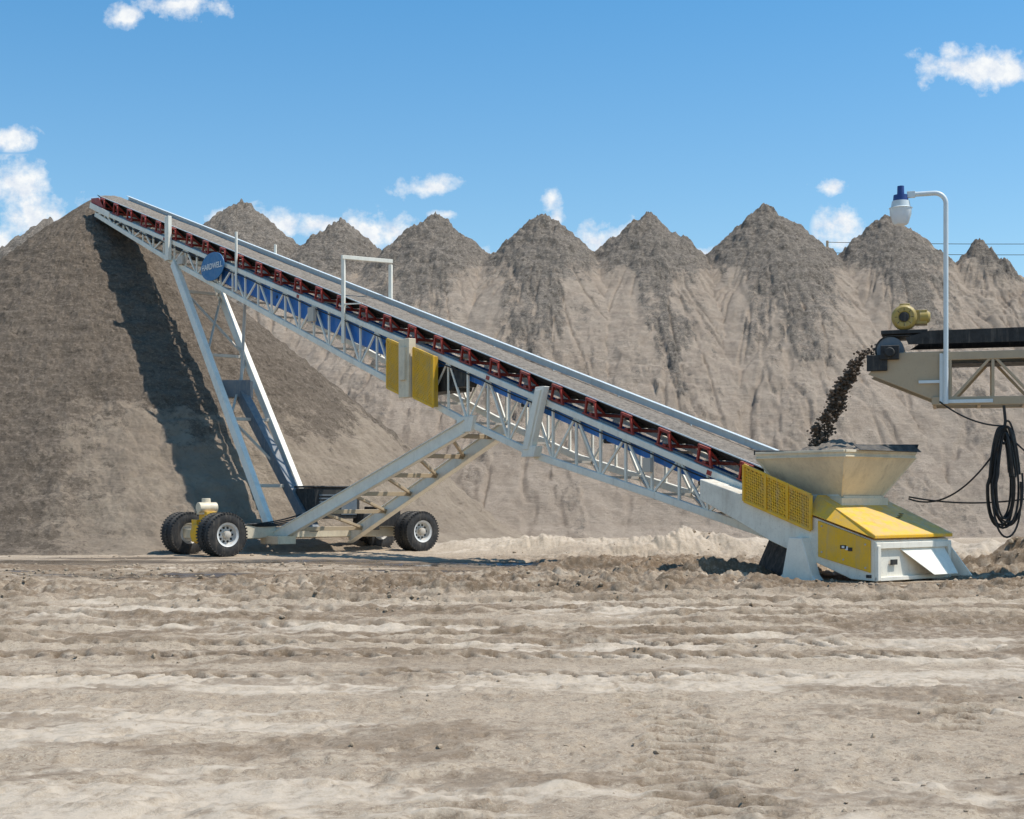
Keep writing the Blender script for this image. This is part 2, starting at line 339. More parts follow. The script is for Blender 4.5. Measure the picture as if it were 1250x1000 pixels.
class G:
    def __init__(s, name, loc=(0, 0, 0)):
        s.e = bpy.data.objects.new(name, None); s.e.location = loc; scene.collection.objects.link(s.e); s.loc = Vector(loc); s.p = {}
    def __call__(s, part, mat, bevel=.008, smooth=False):
        if part not in s.p: s.p[part] = (B(), mat, bevel, smooth)
        return s.p[part][0]
    def done(s):
        for k, (b_, mat, bev, sm) in s.p.items():
            me = bpy.data.meshes.new(k); me.from_pydata([tuple(Vector(v)-s.loc) for v in b_.v], [], b_.f); me.update()
            bm = bmesh.new(); bm.from_mesh(me); bmesh.ops.recalc_face_normals(bm, faces=bm.faces); bm.to_mesh(me); bm.free()
            me.materials.append(M[mat]); ob = bpy.data.objects.new(k, me); scene.collection.objects.link(ob); ob.parent = s.e
            if sm:
                for pl in me.polygons: pl.use_smooth = True
                try: me.set_sharp_from_angle(angle=math.radians(40))
                except Exception: pass
            if bev:
                md = ob.modifiers.new('bevel', 'BEVEL'); md.width = bev; md.segments = 1; md.limit_method = 'ANGLE'
hd = Vector((-23.2, 28, 0)).normalized(); vd = Vector((28, 23.2, 0)).normalized(); O = Vector((7.2, 27, 0)); K = .3342
def P(s, v, zo): return O+hd*s+vd*v+Vector((0, 0, zo+K*s))
def Q(s, v, z): return O+hd*s+vd*v+Vector((0, 0, z))
uu = (hd+Vector((0, 0, K))).normalized(); ww = Vector((0, 0, 1))-uu*uu.z; ww.normalize()
g = G('radial_stacking_conveyor', (7.2, 27, 0))
LC = [(3.0, -.16), (6.25, -.43), (10.2, -.80), (13.1, -.80), (18.5, -.60), (24.8, -.31), (29.8, -.10), (36.6, .40)]
lc = lambda s: float(np.interp(s, [a for a, _ in LC], [c for _, c in LC]))
UC = .60; S0, S1 = 3.0, 36.6; W = 1.3
ch = g('truss_chords', 'white', .01)
for v, sd in ((0, 1), (W, -1)):
    ch.beam(P(S0-1, v, UC), P(S1, v, UC), .09, .15, ww)
    ch.beam(P(S0-1, v+sd*.08, UC+.07), P(S1, v+sd*.08, UC+.07), .18, .02, ww)
    for (a, za), (c, zc) in zip(LC[:-1], LC[1:]):
        ch.beam(P(a, v, za), P(c, v, zc), .10, .17, ww)
web = g('truss_web', 'white', 0); n = 40; st = (S1-S0)/n
webi = g('truss_cross_bracing', 'grey', 0)
for i in range(n+1):
    s = S0+i*st
    for v in (.0, W):
        if UC-lc(s) > .2:
            web.beam(P(s, v, lc(s)), P(s, v, UC), .05, .06, hd)
            if i < n:
                s2 = s+st
                if i % 2 == 0: web.beam(P(s, v, lc(s)), P(s2, v, UC), .045, .055, ww)
                else: web.beam(P(s, v, UC), P(s2, v, lc(s2)), .045, .055, ww)
    if i % 2 == 0:
        webi.beam(P(s, 0, lc(s)), P(s, W, lc(s)), .06, .06); webi.beam(P(s, 0, UC-.08), P(s, W, UC-.08), .06, .06)
        if i < n-1: webi.beam(P(s, 0, lc(s)), P(s+2*st, W, lc(s+2*st)), .05, .05)
bl = g('belt', 'belt', 0, True)
prof = [(.10, 1.16), (.38, .96), (.92, .96), (1.20, 1.16)]
def sweep(bd, prof, s0, s1, nn, close=False):
    vs = []; k = len(prof)
    for i in range(nn+1):
        s = s0+(s1-s0)*i/nn
        for (v, z) in prof: vs.append(P(s, v, z))
    fs = [(i*k+j, i*k+(j+1) % k, (i+1)*k+(j+1) % k, (i+1)*k+j) for i in range(nn) for j in range(k if close else k-1)]
    if close: fs += [tuple(range(k))[::-1], tuple(nn*k+j for j in range(k))]
    bd.add(vs, fs)
sweep(bl, prof+[(1.2, 1.145), (.92, .945), (.38, .945), (.10, 1.145)], 2.6, 36.7, 60, True)
sweep(bl, [(.2, .34), (1.1, .34), (1.1, .32), (.2, .32)], 2.6, 36.7, 10, True)
sand = g('belt_load', 'gravel', 0, True)
vs = []; kk = 13; nn = 460
for i in range(nn+1):
    s = 2.8+(36.5-2.8)*i/nn
    for j in range(kk):
        v = .115+1.07*j/(kk-1); e = 1-(2*j/(kk-1)-1)**2
        vs.append(P(s+(rng.rand()-.5)*.03, v, 1.155+.07*e*(.5+1.0*float(vn(s*1.2, v*2, 3)))+(rng.rand()-.5)*.03*e))
sand.add(vs, [(i*kk+j, i*kk+j+1, (i+1)*kk+j+1, (i+1)*kk+j) for i in range(nn) for j in range(kk-1)])
ed = g('belt_edge_guard', 'galv', .004)
ed.beam(P(2.8, 1.27, 1.27), P(36.4, 1.27, 1.22), .03, .17, ww)
ed.beam(P(2.8, 1.22, 1.36), P(36.4, 1.22, 1.31), .13, .02, ww)
ed.beam(P(2.8, .08, 1.15), P(36.4, .08, 1.15), .02, .03, ww)
s = 4
while s < 36: ed.beam(P(s, 1.3, .75), P(s, 1.3, 1.3), .04, .04, hd); s += 2.4
idl = g('idler_frames', 'red', .004); rol = g('idler_rollers', 'black', 0, True); stn = g('idler_stringers', 'slate', .004)
for v in (.06, W-.06): stn.beam(P(2.6, v, .70), P(36.4, v, .70), .06, .07, ww)
s = 3.6
while s < 36.2:
    for v in (.02, W-.02):
        idl.beam(P(s-.20, v, .72), P(s-.13, v, 1.10), .05, .06, vd); idl.beam(P(s+.20, v, .72), P(s+.13, v, 1.10), .05, .06, vd)
        idl.beam(P(s-.17, v, 1.09), P(s+.17, v, 1.09), .06, .06, ww)
        idl.beam(P(s-.25, v, .73), P(s+.25, v, .73), .10, .03, ww)
    idl.beam(P(s, 0, .76), P(s, W, .76), .10, .07, ww)
    idl.beam(P(s-.13, .02, 1.07), P(s-.13, .36, .80), .04, .05, ww); idl.beam(P(s-.13, 1.28, 1.07), P(s-.13, .94, .80), .04, .05, ww)
    rol.tube([P(s, .04, 1.08), P(s, .37, .885)], .065); rol.tube([P(s, .40, .875), P(s, .90, .875)], .065); rol.tube([P(s, .93, .885), P(s, 1.26, 1.08)], .065)
    s += 1.2
s = 5
while s < 36: rol.tube([P(s, .1, .26), P(s, 1.2, .26)], .06); s += 3
bp = g('return_pan', 'blue', .006)
sweep(bp, [(.10, .50), (.10, -.04), (.2, -.10), (1.1, -.10), (1.18, -.04), (1.18, .50), (1.14, .50), (1.06, -.02), (.24, -.02), (.14, .50)], 16.5, 27.5, 8, True)
sweep(bp, [(.10, .50), (.10, .28), (1.16, .28), (1.16, .50), (1.12, .50), (1.12, .305), (.14, .305), (.14, .50)], 3.4, 16.5, 8, True)
hp = g('head_pulley', 'black', .0, True); hp.lathe(P(36.7, .1, .75), vd, [(0, 0), (0, .27), (1.1, .27), (1.1, 0)], 28)
hm = g('head_frame', 'red', .006)
for v in (-.02, W+.02): hm.prism([P(35.9, v, .5), P(36.9, v, .55), P(37.0, v, .95), P(36.3, v, 1.1), P(35.9, v, .85)], vd*.03)
hw = g('head_plates', 'white', .006)
for v in (-.06, W+.06): hw.beam(P(35.2, v, .62), P(37.0, v, .68), .03, .22, ww)
at = g('side_brackets', 'white', .01)
at.box(P(30.1, -.14, .70), hd*.14, vd*.07, (0, 0, .78))
at.box(P(10.2, -.16, .10), hd*.17, vd*.09, ww*.84); at.box(P(10.2, -.27, .10), hd*.09, vd*.02, ww*.76)
at.box(P(10.35, -.14, -.72), hd*.24, vd*.12, ww*.14)
po = g('crossing_frame', 'white', .006)
for (s, v, z0, z1, w) in [(25.3, -.08, -.1, 1.85, .07), (25.3, W+.08, .6, 1.6, .07), (18.9, -.08, -.2, 2.32, .10), (18.6, W+.08, .5, 2.32, .10)]:
    po.beam(P(s, v, z0), P(s, v, z1), w, w)
po.beam(P(18.9, -.14, 2.32), P(18.6, W+.14, 2.42), .11, .11)
po.beam(P(18.9, -.08, .95), P(17.9, -.08, 1.2), .04, .04)
cd = g('side_conduit', 'cable', 0, True)
cd.tube([P(s, -.07, UC-.13+.015*math.sin(s*2.1)) for s in np.linspace(4, 35, 90)], .018, 6)
cbx = g('control_boxes', 'grey', .006)
cbx.box(P(20.6, -.10, .25), hd*.16, vd*.06, (0, 0, .22)); cbx.box(P(29.2, -.10, .12), hd*.20, vd*.05, (0, 0, .14)); cbx.box(P(6.4, -.10, .2), hd*.12, vd*.05, (0, 0, .16))
cdr = g('warning_decals', 'red', 0)
for s_ in (30.6, 21.5, 12.2, 4.6): cdr.box(P(s_, -.05, UC), uu*.07, vd*.004, ww*.05)
sg = g('oval_sign', 'bluesign', .004); c0 = P(26.8, -.16, .40)
sg.add([c0+(-hd)*math.cos(a)*.80+Vector((0, 0, 1))*math.sin(a)*.47 for a in np.linspace(0, 2*math.pi, 48, endpoint=False)]+[c0+vd*.03+(-hd)*math.cos(a)*.80+Vector((0, 0, 1))*math.sin(a)*.47 for a in np.linspace(0, 2*math.pi, 48, endpoint=False)],
       [tuple(range(48)), tuple(range(48, 96))[::-1]]+[(i, (i+1) % 48, (i+1) % 48+48, i+48) for i in range(48)])
tx = bpy.data.curves.new('sign_text', 'FONT'); tx.body = 'HARDWELL'; tx.size = .27; tx.align_x = 'CENTER'; tx.align_y = 'CENTER'; tx.extrude = .004; tx.offset = .004
tob = bpy.data.objects.new('sign_text', tx); scene.collection.objects.link(tob); tx.materials.append(M['text']); tob.parent = g.e
xa = -hd; ya = Vector((0, 0, 1)); za = xa.cross(ya)
mw = Matrix((xa, ya, za)).transposed().to_4x4(); mw.translation = c0-vd*.012-Vector((7.2, 27, 0)); tob.matrix_local = mw
def guard(s0, s1, z0, z1, v=-.2, pk='yellow_guards', back='guard_backing', th=.14):
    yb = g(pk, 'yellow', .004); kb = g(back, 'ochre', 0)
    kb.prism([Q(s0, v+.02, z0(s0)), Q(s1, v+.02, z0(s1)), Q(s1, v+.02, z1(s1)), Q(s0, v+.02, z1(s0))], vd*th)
    for a, c in (((s0, z0(s0)), (s1, z0(s1))), ((s0, z1(s0)), (s1, z1(s1))), ((s0, z0(s0)), (s0, z1(s0))), ((s1, z0(s1)), (s1, z1(s1)))):
        yb.beam(Q(a[0], v, a[1]), Q(c[0], v, c[1]), .04, .06, ww)
    H = z1(s0)-z0(s0); L = s1-s0; stp = .11
    k = -H
    while k < L:
        for sg_ in (0, 1):
            a0 = max(k, 0); a1 = min(k+H, L)
            if a1-a0 < .04: continue
            t0 = (a0-k)/H; t1 = (a1-k)/H
            if sg_: t0, t1 = 1-t0, 1-t1
            sa, sb = s0+a0, s0+a1
            yb.beam(Q(sa, v, z0(sa)+H*t0), Q(sb, v, z0(sb)+H*t1), .014, .048, ww)
        k += stp
zl = lambda o: (lambda s: o+K*s)
guard(15.75, 16.35, zl(-.80), zl(.55), -.30); guard(14.2, 15.1, zl(-.72), zl(.62), -.30)
bx = g('gearbox_cover', 'beige', .01); bx.box(P(15.42, -.28, -.02), hd*.24, vd*.12, (0, 0, .80)); bx.box(P(15.42, -.42, .1), hd*.13, vd*.05, (0, 0, .45))
dk = g('drive_motor', 'black', .01); dk.box(P(14.6, .35, -.1), hd*.9, vd*.35, ww*.35); dk.box(P(13.5, .2, .25), hd*.35, vd*.2, ww*.25)
# ---- undercarriage
C0 = Vector((-8.75, 40.14, 0)); nb = C0+vd*2.25; Zv = lambda p, z: Vector((p.x, p.y, z))
def lerp(a, b_, t): return a+(b_-a)*t
leg = g('support_legs', 'white', .012)
LT = P(29.8, -.05, -.12); LTf = P(29.8, W+.05, -.12); nbL = Zv(nb, .6); fbL = Zv(nb+vd*1.5, .6)
leg.beam(LT, nbL, .20, .26, hd); leg.beam(LTf, fbL, .20, .26, hd)
lx = g('leg_bracing', 'grey', .006)
for t in (.12, .38, .62, .85): lx.beam(lerp(LT, nbL, t), lerp(LTf, fbL, t), .10, .10)
for (a, c) in ((.12, .38), (.38, .12), (.62, .38), (.62, .85)): lx.beam(lerp(LT, nbL, a), lerp(LTf, fbL, c), .07, .07)
sl = g('telescoping_ram', 'slate', .01)
m0 = lerp(lerp(LT, LTf, .5), lerp(nbL, fbL, .5), .52); m1 = lerp(nbL, fbL, .75)+Vector((.25, 0, .0))
sl.beam(m0, m1, .30, .36, hd); sl.box(m0+Vector((-.1, 0, .1)), Vector((.45, 0, 0)), (0, .25, 0), (0, 0, .28))
sl2 = g('ram_rod', 'grey', .0, True); sl2.tube([m0, lerp(LT, LTf, .5)+uu*(-4)+Vector((0, 0, -.2))], .05)
br = g('lower_braces', 'white', .012)
BT = P(13.1, -.02, -.88); BTf = P(13.1, W+.02, -.88); nB = Zv(nb+hd*-.1, .42); fB = Zv(nb+vd*2.7, .42)
for a, c in ((BT, nB), (BTf, fB)):
    br.beam(a, c, .14, .34, ww); br.beam(a+Vector((0, 0, .16)), c+Vector((0, 0, .18)), .26, .03, ww); br.beam(a-Vector((0, 0, .19)), c-Vector((0, 0, .17)), .26, .03, ww)
bb = g('brace_crossmembers', 'tan', .006)  # tan on these members is shade put into the colour
for i in range(6):
    t = .08+i*.165; bb.beam(lerp(BT, nB, t), lerp(BTf, fB, t), .12, .12)
    if i < 5: bb.beam(lerp(BT, nB, t), lerp(BTf, fB, t+.165), .08, .08)
br.box(P(13.1, -.06, -.85), hd*.35, vd*.06, ww*.22)
ax = g('axle_frame', 'beige', .012)
C1 = C0+vd*6.6
ax.beam(Zv(C0, .62), Zv(C1, .58), .34, .30); ax.beam(Zv(C0+vd*2+hd*.9, .5), Zv(C0+vd*6+hd*.9, .5), .2, .2)
for c in (C0, C1): ax.beam(Zv(c+hd*1.1, .60), Zv(c-hd*1.0, .60), .26, .26)
ax.beam(Zv(C0+vd*1.0, .62), Zv(nb, .66), .42, .38); ax.box(Zv(nb-hd*.35, .40), hd*.5, vd*.3, (0, 0, .12))
hs_ = g('hydraulic_hoses', 'cable', 0, True)
for k in range(4):
    p0 = Zv(C0+vd*(.4+.1*k), .85); p1 = Zv(nb+vd*(1.2+.1*k), 1.2-.06*k)
    hs_.tube([p0+(p1-p0)*t-Vector((0, 0, .5*t*(1-t)))-hd*(.25*math.sin(t*3.1)) for t in np.linspace(0, 1, 14)], .022, 6)
tr = g('travel_drive', 'yellow', .01); cc = C0-hd*.35
tr.box(Zv(cc, .95), hd*.22, vd*.16, (0, 0, .28)); tr.box(Zv(cc+hd*.35, .7), hd*.15, vd*.25, (0, 0, .3)); tr.lathe(Zv(cc+hd*.5, .6), -hd, [(0, 0), (0, .30), (.3, .30), (.35, .2), (.35, 0)], 20)
tr.box(Zv(cc-vd*.22+hd*.1, .62), hd*.30, vd*.08, (0, 0, .24))
tb = g('travel_motor', 'beige', .008, True); tb.lathe(Zv(cc-vd*.3, 1.34), vd, [(0, 0), (0, .15), (.55, .15), (.55, 0)], 18); tb.lathe(Zv(cc+hd*.1, 1.15), (0, 0, 1), [(0, .26), (.06, .26), (.1, .14), (.45, .12), (.45, 0)], 18)
pk = g('power_unit', 'black', .02); pc = Zv(nb+vd*2.1+hd*.3, 1.45)
pk.box(pc, hd*.55, vd*.80, (0, 0, .46)); pk.box(pc+Vector((0, 0, .50)), hd*.58, vd*.84, (0, 0, .03))
pg = g('power_unit_grille', 'slate', 0)
for i in range(6): pg.box(pc-hd*.56+Vector((0, 0, -.25+i*.1))-vd*.35, hd*.01, vd*.3, (0, 0, .02))
pg.box(pc-hd*.56+vd*.4, hd*.012, vd*.28, (0, 0, .34))
pk.box(Zv(nb+vd*3.9, 1.05), hd*.35, vd*.45, (0, 0, .3)); pk.box(Zv(nb+vd*3.1-hd*.3, .9), hd*.3, vd*.3, (0, 0, .25))
wt = g('tires', 'tire', 0, True); wr = g('wheel_rims', 'rim', 0, True); wh = g('wheel_holes', 'black', 0); hb = g('wheel_hubs', 'grey', 0, True)
def wheel(c, axd, R=.60, wd=.34):
    h = wd/2
    wt.lathe(c, axd, [(-h*.8, .30), (-h, .38), (-h*1.02, R*.8), (-h*.86, R*.97), (-h*.6, R), (-h*.35, R), (-h*.33, R-.02), (-h*.27, R-.02), (-h*.25, R), (h*.25, R), (h*.27, R-.02), (h*.33, R-.02), (h*.35, R), (h*.6, R), (h*.86, R*.97), (h*1.02, R*.8), (h, .38), (h*.8, .30)], 56)
    wr.lathe(c, axd, [(-h*.8, .30), (-h*.3, .27), (h*.1, .26), (h*.82, .275), (h*.95, .335), (h*.99, .335), (h*.85, .30), (h*.3, .265), (h*.05, .24), (h*.22, .14), (h*.22, .0)], 40)
    a = axd.cross(Vector((0, 0, 1))).normalized(); b_ = axd.cross(a)
    hb.lathe(c, axd, [(h*.2, .11), (h*1.0, .10), (h*1.1, .06), (h*1.1, 0)], 18)
    for k in range(10):
        an = k*math.pi/5
        wh.lathe(c+(a*math.cos(an)+b_*math.sin(an))*.195, axd, [(h*.13, 0.0), (h*.18, .034), (h*.24, .034), (h*.24, 0)], 10)
        hb.lathe(c+(a*math.cos(an+.3)+b_*math.sin(an+.3))*.14, axd, [(h*.2, .014), (h*.42, .014), (h*.42, 0)], 6)
    for k in range(44):
        an = k*2*math.pi/44
        rv = a*math.cos(an)+b_*math.sin(an)
        for sd in (-1, 1):
            wt.box(c+rv*(R-.008)+axd*sd*h*.78, axd*(h*.2), rv*.02, axd.cross(rv)*.022)
for c in (C0, C1):
    wheel(Zv(c-hd*1.35, .60), -hd); wheel(Zv(c-hd*.98, .60), -hd)
    wheel(Zv(c+hd*1.20, .60), hd); wheel(Zv(c+hd*.86, .60), hd)
# ---- tail section
V0, V1 = -.56, 1.86
bd = g('tail_body', 'whiteb', .012)
prf = [(-.02, .03), (-.02, .80), (1.31, 1.20), (3.2, 1.66), (4.4, 2.0), (4.4, 1.56), (3.3, 1.10), (2.5, .74), (1.4, .36), (.5, .05)]
bd.prism([Q(s, V0, z) for s, z in prf], vd*(V1-V0))
hood = g('tail_hood', 'yellow', .012)
A = [Q(-.08, -.62, .83), Q(-.08, 1.92, .83), Q(1.5, 1.92, 1.30), Q(1.5, -.62, 1.30), Q(1.5, -.32, 1.66), Q(1.5, 1.62, 1.66), Q(-.08, -.62, .90), Q(-.08, 1.92, .90)]
hood.add(A, [(6, 7, 5, 4), (0, 1, 7, 6), (0, 6, 4, 3), (1, 2, 5, 7), (3, 4, 5, 2), (0, 3, 2, 1)])
sp = g('tail_side_panel', 'yellow', .008)
sp.prism([Q(.05, V0-.035, .19), Q(1.27, V0-.035, .46), Q(1.27, V0-.035, 1.16), Q(.05, V0-.035, .80)], vd*.033)
for (s, z) in ((.15, .28), (1.17, .55), (.15, .72), (1.17, 1.05), (.66, .42)): hb.lathe(Q(s, V0-.035, z), -vd, [(0, .02), (.012, .02), (.012, 0)], 8)
wp = g('tail_warning_labels', 'black', 0)
wp.box(Q(.66, V0-.04, .66), hd*.07, vd*.003, (0, 0, .035)); wp.box(Q(.50, V0-.04, .62), hd*.05, vd*.003, (0, 0, .035))
wq = g('tail_label_faces', 'text', 0); wq.box(Q(.66, V0-.045, .66), hd*.03, vd*.002, (0, 0, .02)); wq.box(Q(.58, V0-.039, .64), hd*.03, vd*.003, (0, 0, .035))
for s_, v_ in ((.55, 1.0), (.62, 1.15), (.7, 1.3)): wp.box(Q(s_, v_, .90+.481*(s_+.08)+.006), hd*.03, vd*.05, Vector((0, 0, .006)))
ep = g('tail_end_panels', 'white', .01)
ep.box(Q(-.05, .65, .70), hd*.03, vd*1.22, (0, 0, .06)); ep.box(Q(-.06, -.50, .37), hd*.04, vd*.05, (0, 0, .33)); ep.box(Q(-.06, 1.80, .37), hd*.04, vd*.05, (0, 0, .33)); ep.box(Q(-.05, .65, .07), hd*.03, vd*1.2, (0, 0, .04))
ep.prism([Q(-.02, 1.86, .05), Q(-.02, 1.86, .7), Q(-.55, 1.86, .08)], vd*.03)
ep.prism([Q(-.03, .2, .64), Q(-.03, 1.7, .64), Q(-.35, 1.7, .12), Q(-.35, .9, .12)], hd*.02)
wp.box(Q(-.06, .0, .38), hd*.01, vd*.10, (0, 0, .05)); wp.box(Q(.1, -.565, .12), hd*.06, vd*.004, (0, 0, .03))
pr = g('support_pedestal', 'white', .012)
for v in (-.80, 1.75): pr.prism([Q(1.10, v, -.05), Q(2.15, v, -.05), Q(1.98, v, .10), Q(1.82, v, .82), Q(1.50, v, .82), Q(1.25, v, .10)], vd*.26)
rs = g('rubber_skirt', 'black', .004)
for k in range(4): rs.prism([Q(2.3+k*.35, -.3+k*.2, .0), Q(2.75+k*.35, -.1+k*.2, .0), Q(2.5+k*.3, .0+k*.2, .62+.09*k), Q(2.2+k*.3, -.2+k*.2, .60+.08*k)], vd*.02)
skr = g('skirtboard', 'whiteb', .008)
for v in (-.03, W+.03): skr.prism([Q(1.2, v, 1.15), Q(3.1, v, 1.75), Q(3.1, v, 2.2), Q(1.2, v, 1.75)], vd*.03)
guard(1.42, 3.12, lambda s: .97+(s-1.42)*.335, lambda s: 1.65+(s-1.42)*.365, -.62, th=.05)
yb = g('yellow_guards', 'yellow')
for s in (1.42, 1.98, 2.54, 3.12): yb.beam(Q(s, -.63, .97+(s-1.42)*.335), Q(s, -.63, 1.65+(s-1.42)*.365), .05, .05, hd)
ho = g('feed_hopper', 'beige', .0); r0 = [(.7, -.5), (.7, 1.8), (2.9, 1.8), (2.9, -.5)]; r1 = [(1.15, .0), (1.15, 1.3), (2.5, 1.3), (2.5, 0)]
top = [Q(s, v, 2.50) for s, v in r0]; tp2 = [Q(s, v, 2.40) for s, v in r0]; bot = [Q(s, v, 1.62) for s, v in r1]
inn = [Q(1.8+(s-1.8)*.96, .65+(v-.65)*.96, 2.50) for s, v in r0]; inb = [Q(1.8+(s-1.8)*.92, .65+(v-.65)*.92, 1.66) for s, v in r1]
vs = top+tp2+bot+inn+inb; fs = []
for i in range(4):
    j = (i+1) % 4; fs += [(i, j, 4+j, 4+i), (4+i, 4+j, 8+j, 8+i), (i, j, 12+j, 12+i), (12+i, 12+j, 16+j, 16+i)]
ho.add(vs, fs)
hr = g('hopper_ribs', 'beige', .006)
for i in range(4):
    j = (i+1) % 4; hr.beam(top[i], top[j], .07, .05); hr.beam(tp2[i], tp2[j], .05, .03)
    hr.beam(tp2[i], bot[i], .04, .04); hr.beam(bot[i]+Vector((0, 0, -.03)), bot[j]+Vector((0, 0, -.03)), .10, .10)
hr.box(Q(1.82, .65, 1.5), hd*.75, vd*.75, (0, 0, .10))
fl = g('rubber_flaps', 'black', .006)
fl.prism([Q(.55, -.2, 2.52), Q(.62, 1.9, 2.52), Q(.75, 1.85, 2.66), Q(.8, -.1, 2.64)], hd*.03)
fl.prism([Q(.7, 1.82, 2.54), Q(2.9, 1.82, 2.54), Q(2.8, 1.9, 2.74), Q(.7, 1.9, 2.68)], vd*.02)
fl.beam(Q(2.95, -.5, 2.52), Q(2.95, 1.2, 2.55), .04, .10)
sh = g('hopper_load', 'gravel', 0, True); vs = []
for i in range(25):
    for j in range(25):
        s = .8+2.0*i/24; v = -.4+2.1*j/24; d = math.hypot(s-1.75, v-.6)
        vs.append(Q(s, v, 2.80-.34*d+(rng.rand()-.5)*.06))
sh.add(vs, [(i*25+j, i*25+j+1, (i+1)*25+j+1, (i+1)*25+j) for i in range(24) for j in range(24)])
g.done()
# ------------------------------------------------------------------ transfer conveyor (right)
e1 = Vector((.954, -.3, 0)).normalized(); e2 = Vector((.3, .954, 0)).normalized(); TO = Vector((7.42, 28.5, 0))
def T_(d, v, z): return TO+e1*d+e2*v+Vector((0, 0, z))
c = G('transfer_conveyor', (7.42, 28.5, 0))
tp = c('side_plates', 'tan', .01)
for v in (0, 1.1):
    tp.prism([T_(-.28, v, 4.08), T_(-.05, v, 4.30), T_(.35, v, 4.50), T_(1.25, v, 4.50), T_(1.25, v, 3.55), T_(.95, v, 3.55)], e2*.03)
tc = c('truss', 'tan', .008)
for v in (0, 1.1):
    tc.beam(T_(1.2, v, 4.40), T_(13, v, 4.40), .08, .16); tc.beam(T_(.95, v, 3.52), T_(13, v, 3.40), .08, .16)
    s = 1.3; k = 0
    while s < 12.5:
        tc.beam(T_(s, v, 3.5), T_(s, v, 4.4), .06, .06)
        tc.beam(T_(s, v, 3.5 if k % 2 == 0 else 4.4), T_(s+.8, v, 4.4 if k % 2 == 0 else 3.5), .055, .055); s += .8; k += 1
for i in range(14): tc.beam(T_(1+i*.85, 0, 3.45), T_(1+i*.85, 1.1, 3.45), .06, .06); tc.beam(T_(1+i*.85, 0, 4.42), T_(1+i*.85, 1.1, 4.42), .06, .06)
for v in (0, 1.1):
    k = -.5*(1 if v == 0 else -1)
    tc.beam(T_(9, v, 3.4), T_(8.2, v+k, 0), .16, .16); tc.beam(T_(9, v, 3.4), T_(10.4, v+k, 0), .16, .16)
bt = c('belt', 'black', .0, True)
th_ = [(.15+.30*math.cos(a), 4.56+.30*math.sin(a)) for a in np.linspace(math.pi/2, math.pi*1.5, 14)]
path = [(13, 4.86)]+th_+[(13, 4.26)]; vs = []
for v in (.08, 1.02): vs += [T_(d, v, z) for d, z in path]
for v in (.08, 1.02): vs += [T_(d+(.02 if 0 < i < len(path)-1 else 0), v, z+(-.02 if z > 4.5 else .02)) for i, (d, z) in enumerate(path)]
n_ = len(path); fs = []
for i in range(n_-1): fs += [(i, i+1, n_+i+1, n_+i), (2*n_+i, 2*n_+i+1, 3*n_+i+1, 3*n_+i), (i, i+1, 2*n_+i+1, 2*n_+i), (n_+i, n_+i+1, 3*n_+i+1, 3*n_+i)]
bt.add(vs, fs)
bt.prism([T_(.5, .0, 4.66), T_(13, .0, 4.62), T_(13, .0, 4.96), T_(.9, .0, 4.92), T_(.45, .0, 4.8)], e2*.04)
bt.prism([T_(.5, 1.1, 4.66), T_(13, 1.1, 4.62), T_(13, 1.1, 4.96), T_(.9, 1.1, 4.92)], e2*.04)
c('head_pulley', 'slate', 0, True).lathe(T_(.15, .1, 4.56), e2, [(0, 0), (0, .27), (.9, .27), (.9, 0)], 26)
hb2 = c('bearing_blocks', 'black', .01); hb2.box(T_(.15, -.06, 4.50), e1*.18, e2*.06, (0, 0, .14)); hb2.box(T_(-.1, -.03, 4.30), e1*.2, e2*.05, (0, 0, .16)); hb2.box(T_(.1, .5, 4.2), e1*.14, e2*.4, (0, 0, .08))
hb2.lathe(T_(.15, -.12, 4.50), -e2, [(0, .1), (.08, .09), (.08, 0)], 16)
mo = c('drive_motor', 'motor', .006, True)
mc = T_(.42, .35, 5.22); mo.lathe(mc, -e2, [(-.35, 0), (-.35, .16), (0, .20), (.02, .25), (.22, .25), (.27, .20), (.27, .12), (.25, .1), (.25, 0)], 28)
mo.box(mc+e1*.3, e1*.14, e2*.18, (0, 0, .14)); mo.lathe(mc+e1*.30-e2*.1, e1, [(0, .12), (.16, .12), (.2, .08), (.2, 0)], 16)
mo.box(mc+Vector((0, 0, .24)), e1*.10, e2*.10, (0, 0, .05))
for k in range(14):
    an = k*math.pi/7; rv = e1*math.cos(an)+Vector((0, 0, 1))*math.sin(an); mo.box(mc+rv*.19+e2*.15, e2*.18, rv*.04, e2.cross(rv)*.008)
mk = c('motor_mount', 'black', .01); mk.box(mc-Vector((0, 0, .30)), e1*.45, e2*.3, (0, 0, .04)); mk.lathe(mc-e2*.275, -e2, [(0, .10), (.01, .08), (.01, 0)], 16)
for k in range(8):
    an = k*math.pi/4; rv = e1*math.cos(an)+Vector((0, 0, 1))*math.sin(an); mk.box(mc-e2*.262+rv*.155, e2*.012, rv*.035, e2.cross(rv)*.012)
pl = c('pull_bolts', 'galv', .003)
pl.box(T_(1.15, -.05, 3.95), e1*.05, e2*.02, (0, 0, .50)); pl.box(T_(.9, -.03, 3.9), e1*.2, e2*.015, (0, 0, .03)); pl.box(T_(1.6, -.06, 3.50), e1*.5, e2*.02, (0, 0, .035))
cb = c('hanging_cable_coil', 'cable', 0, True)
cc = T_(2.30, -.12, 0)
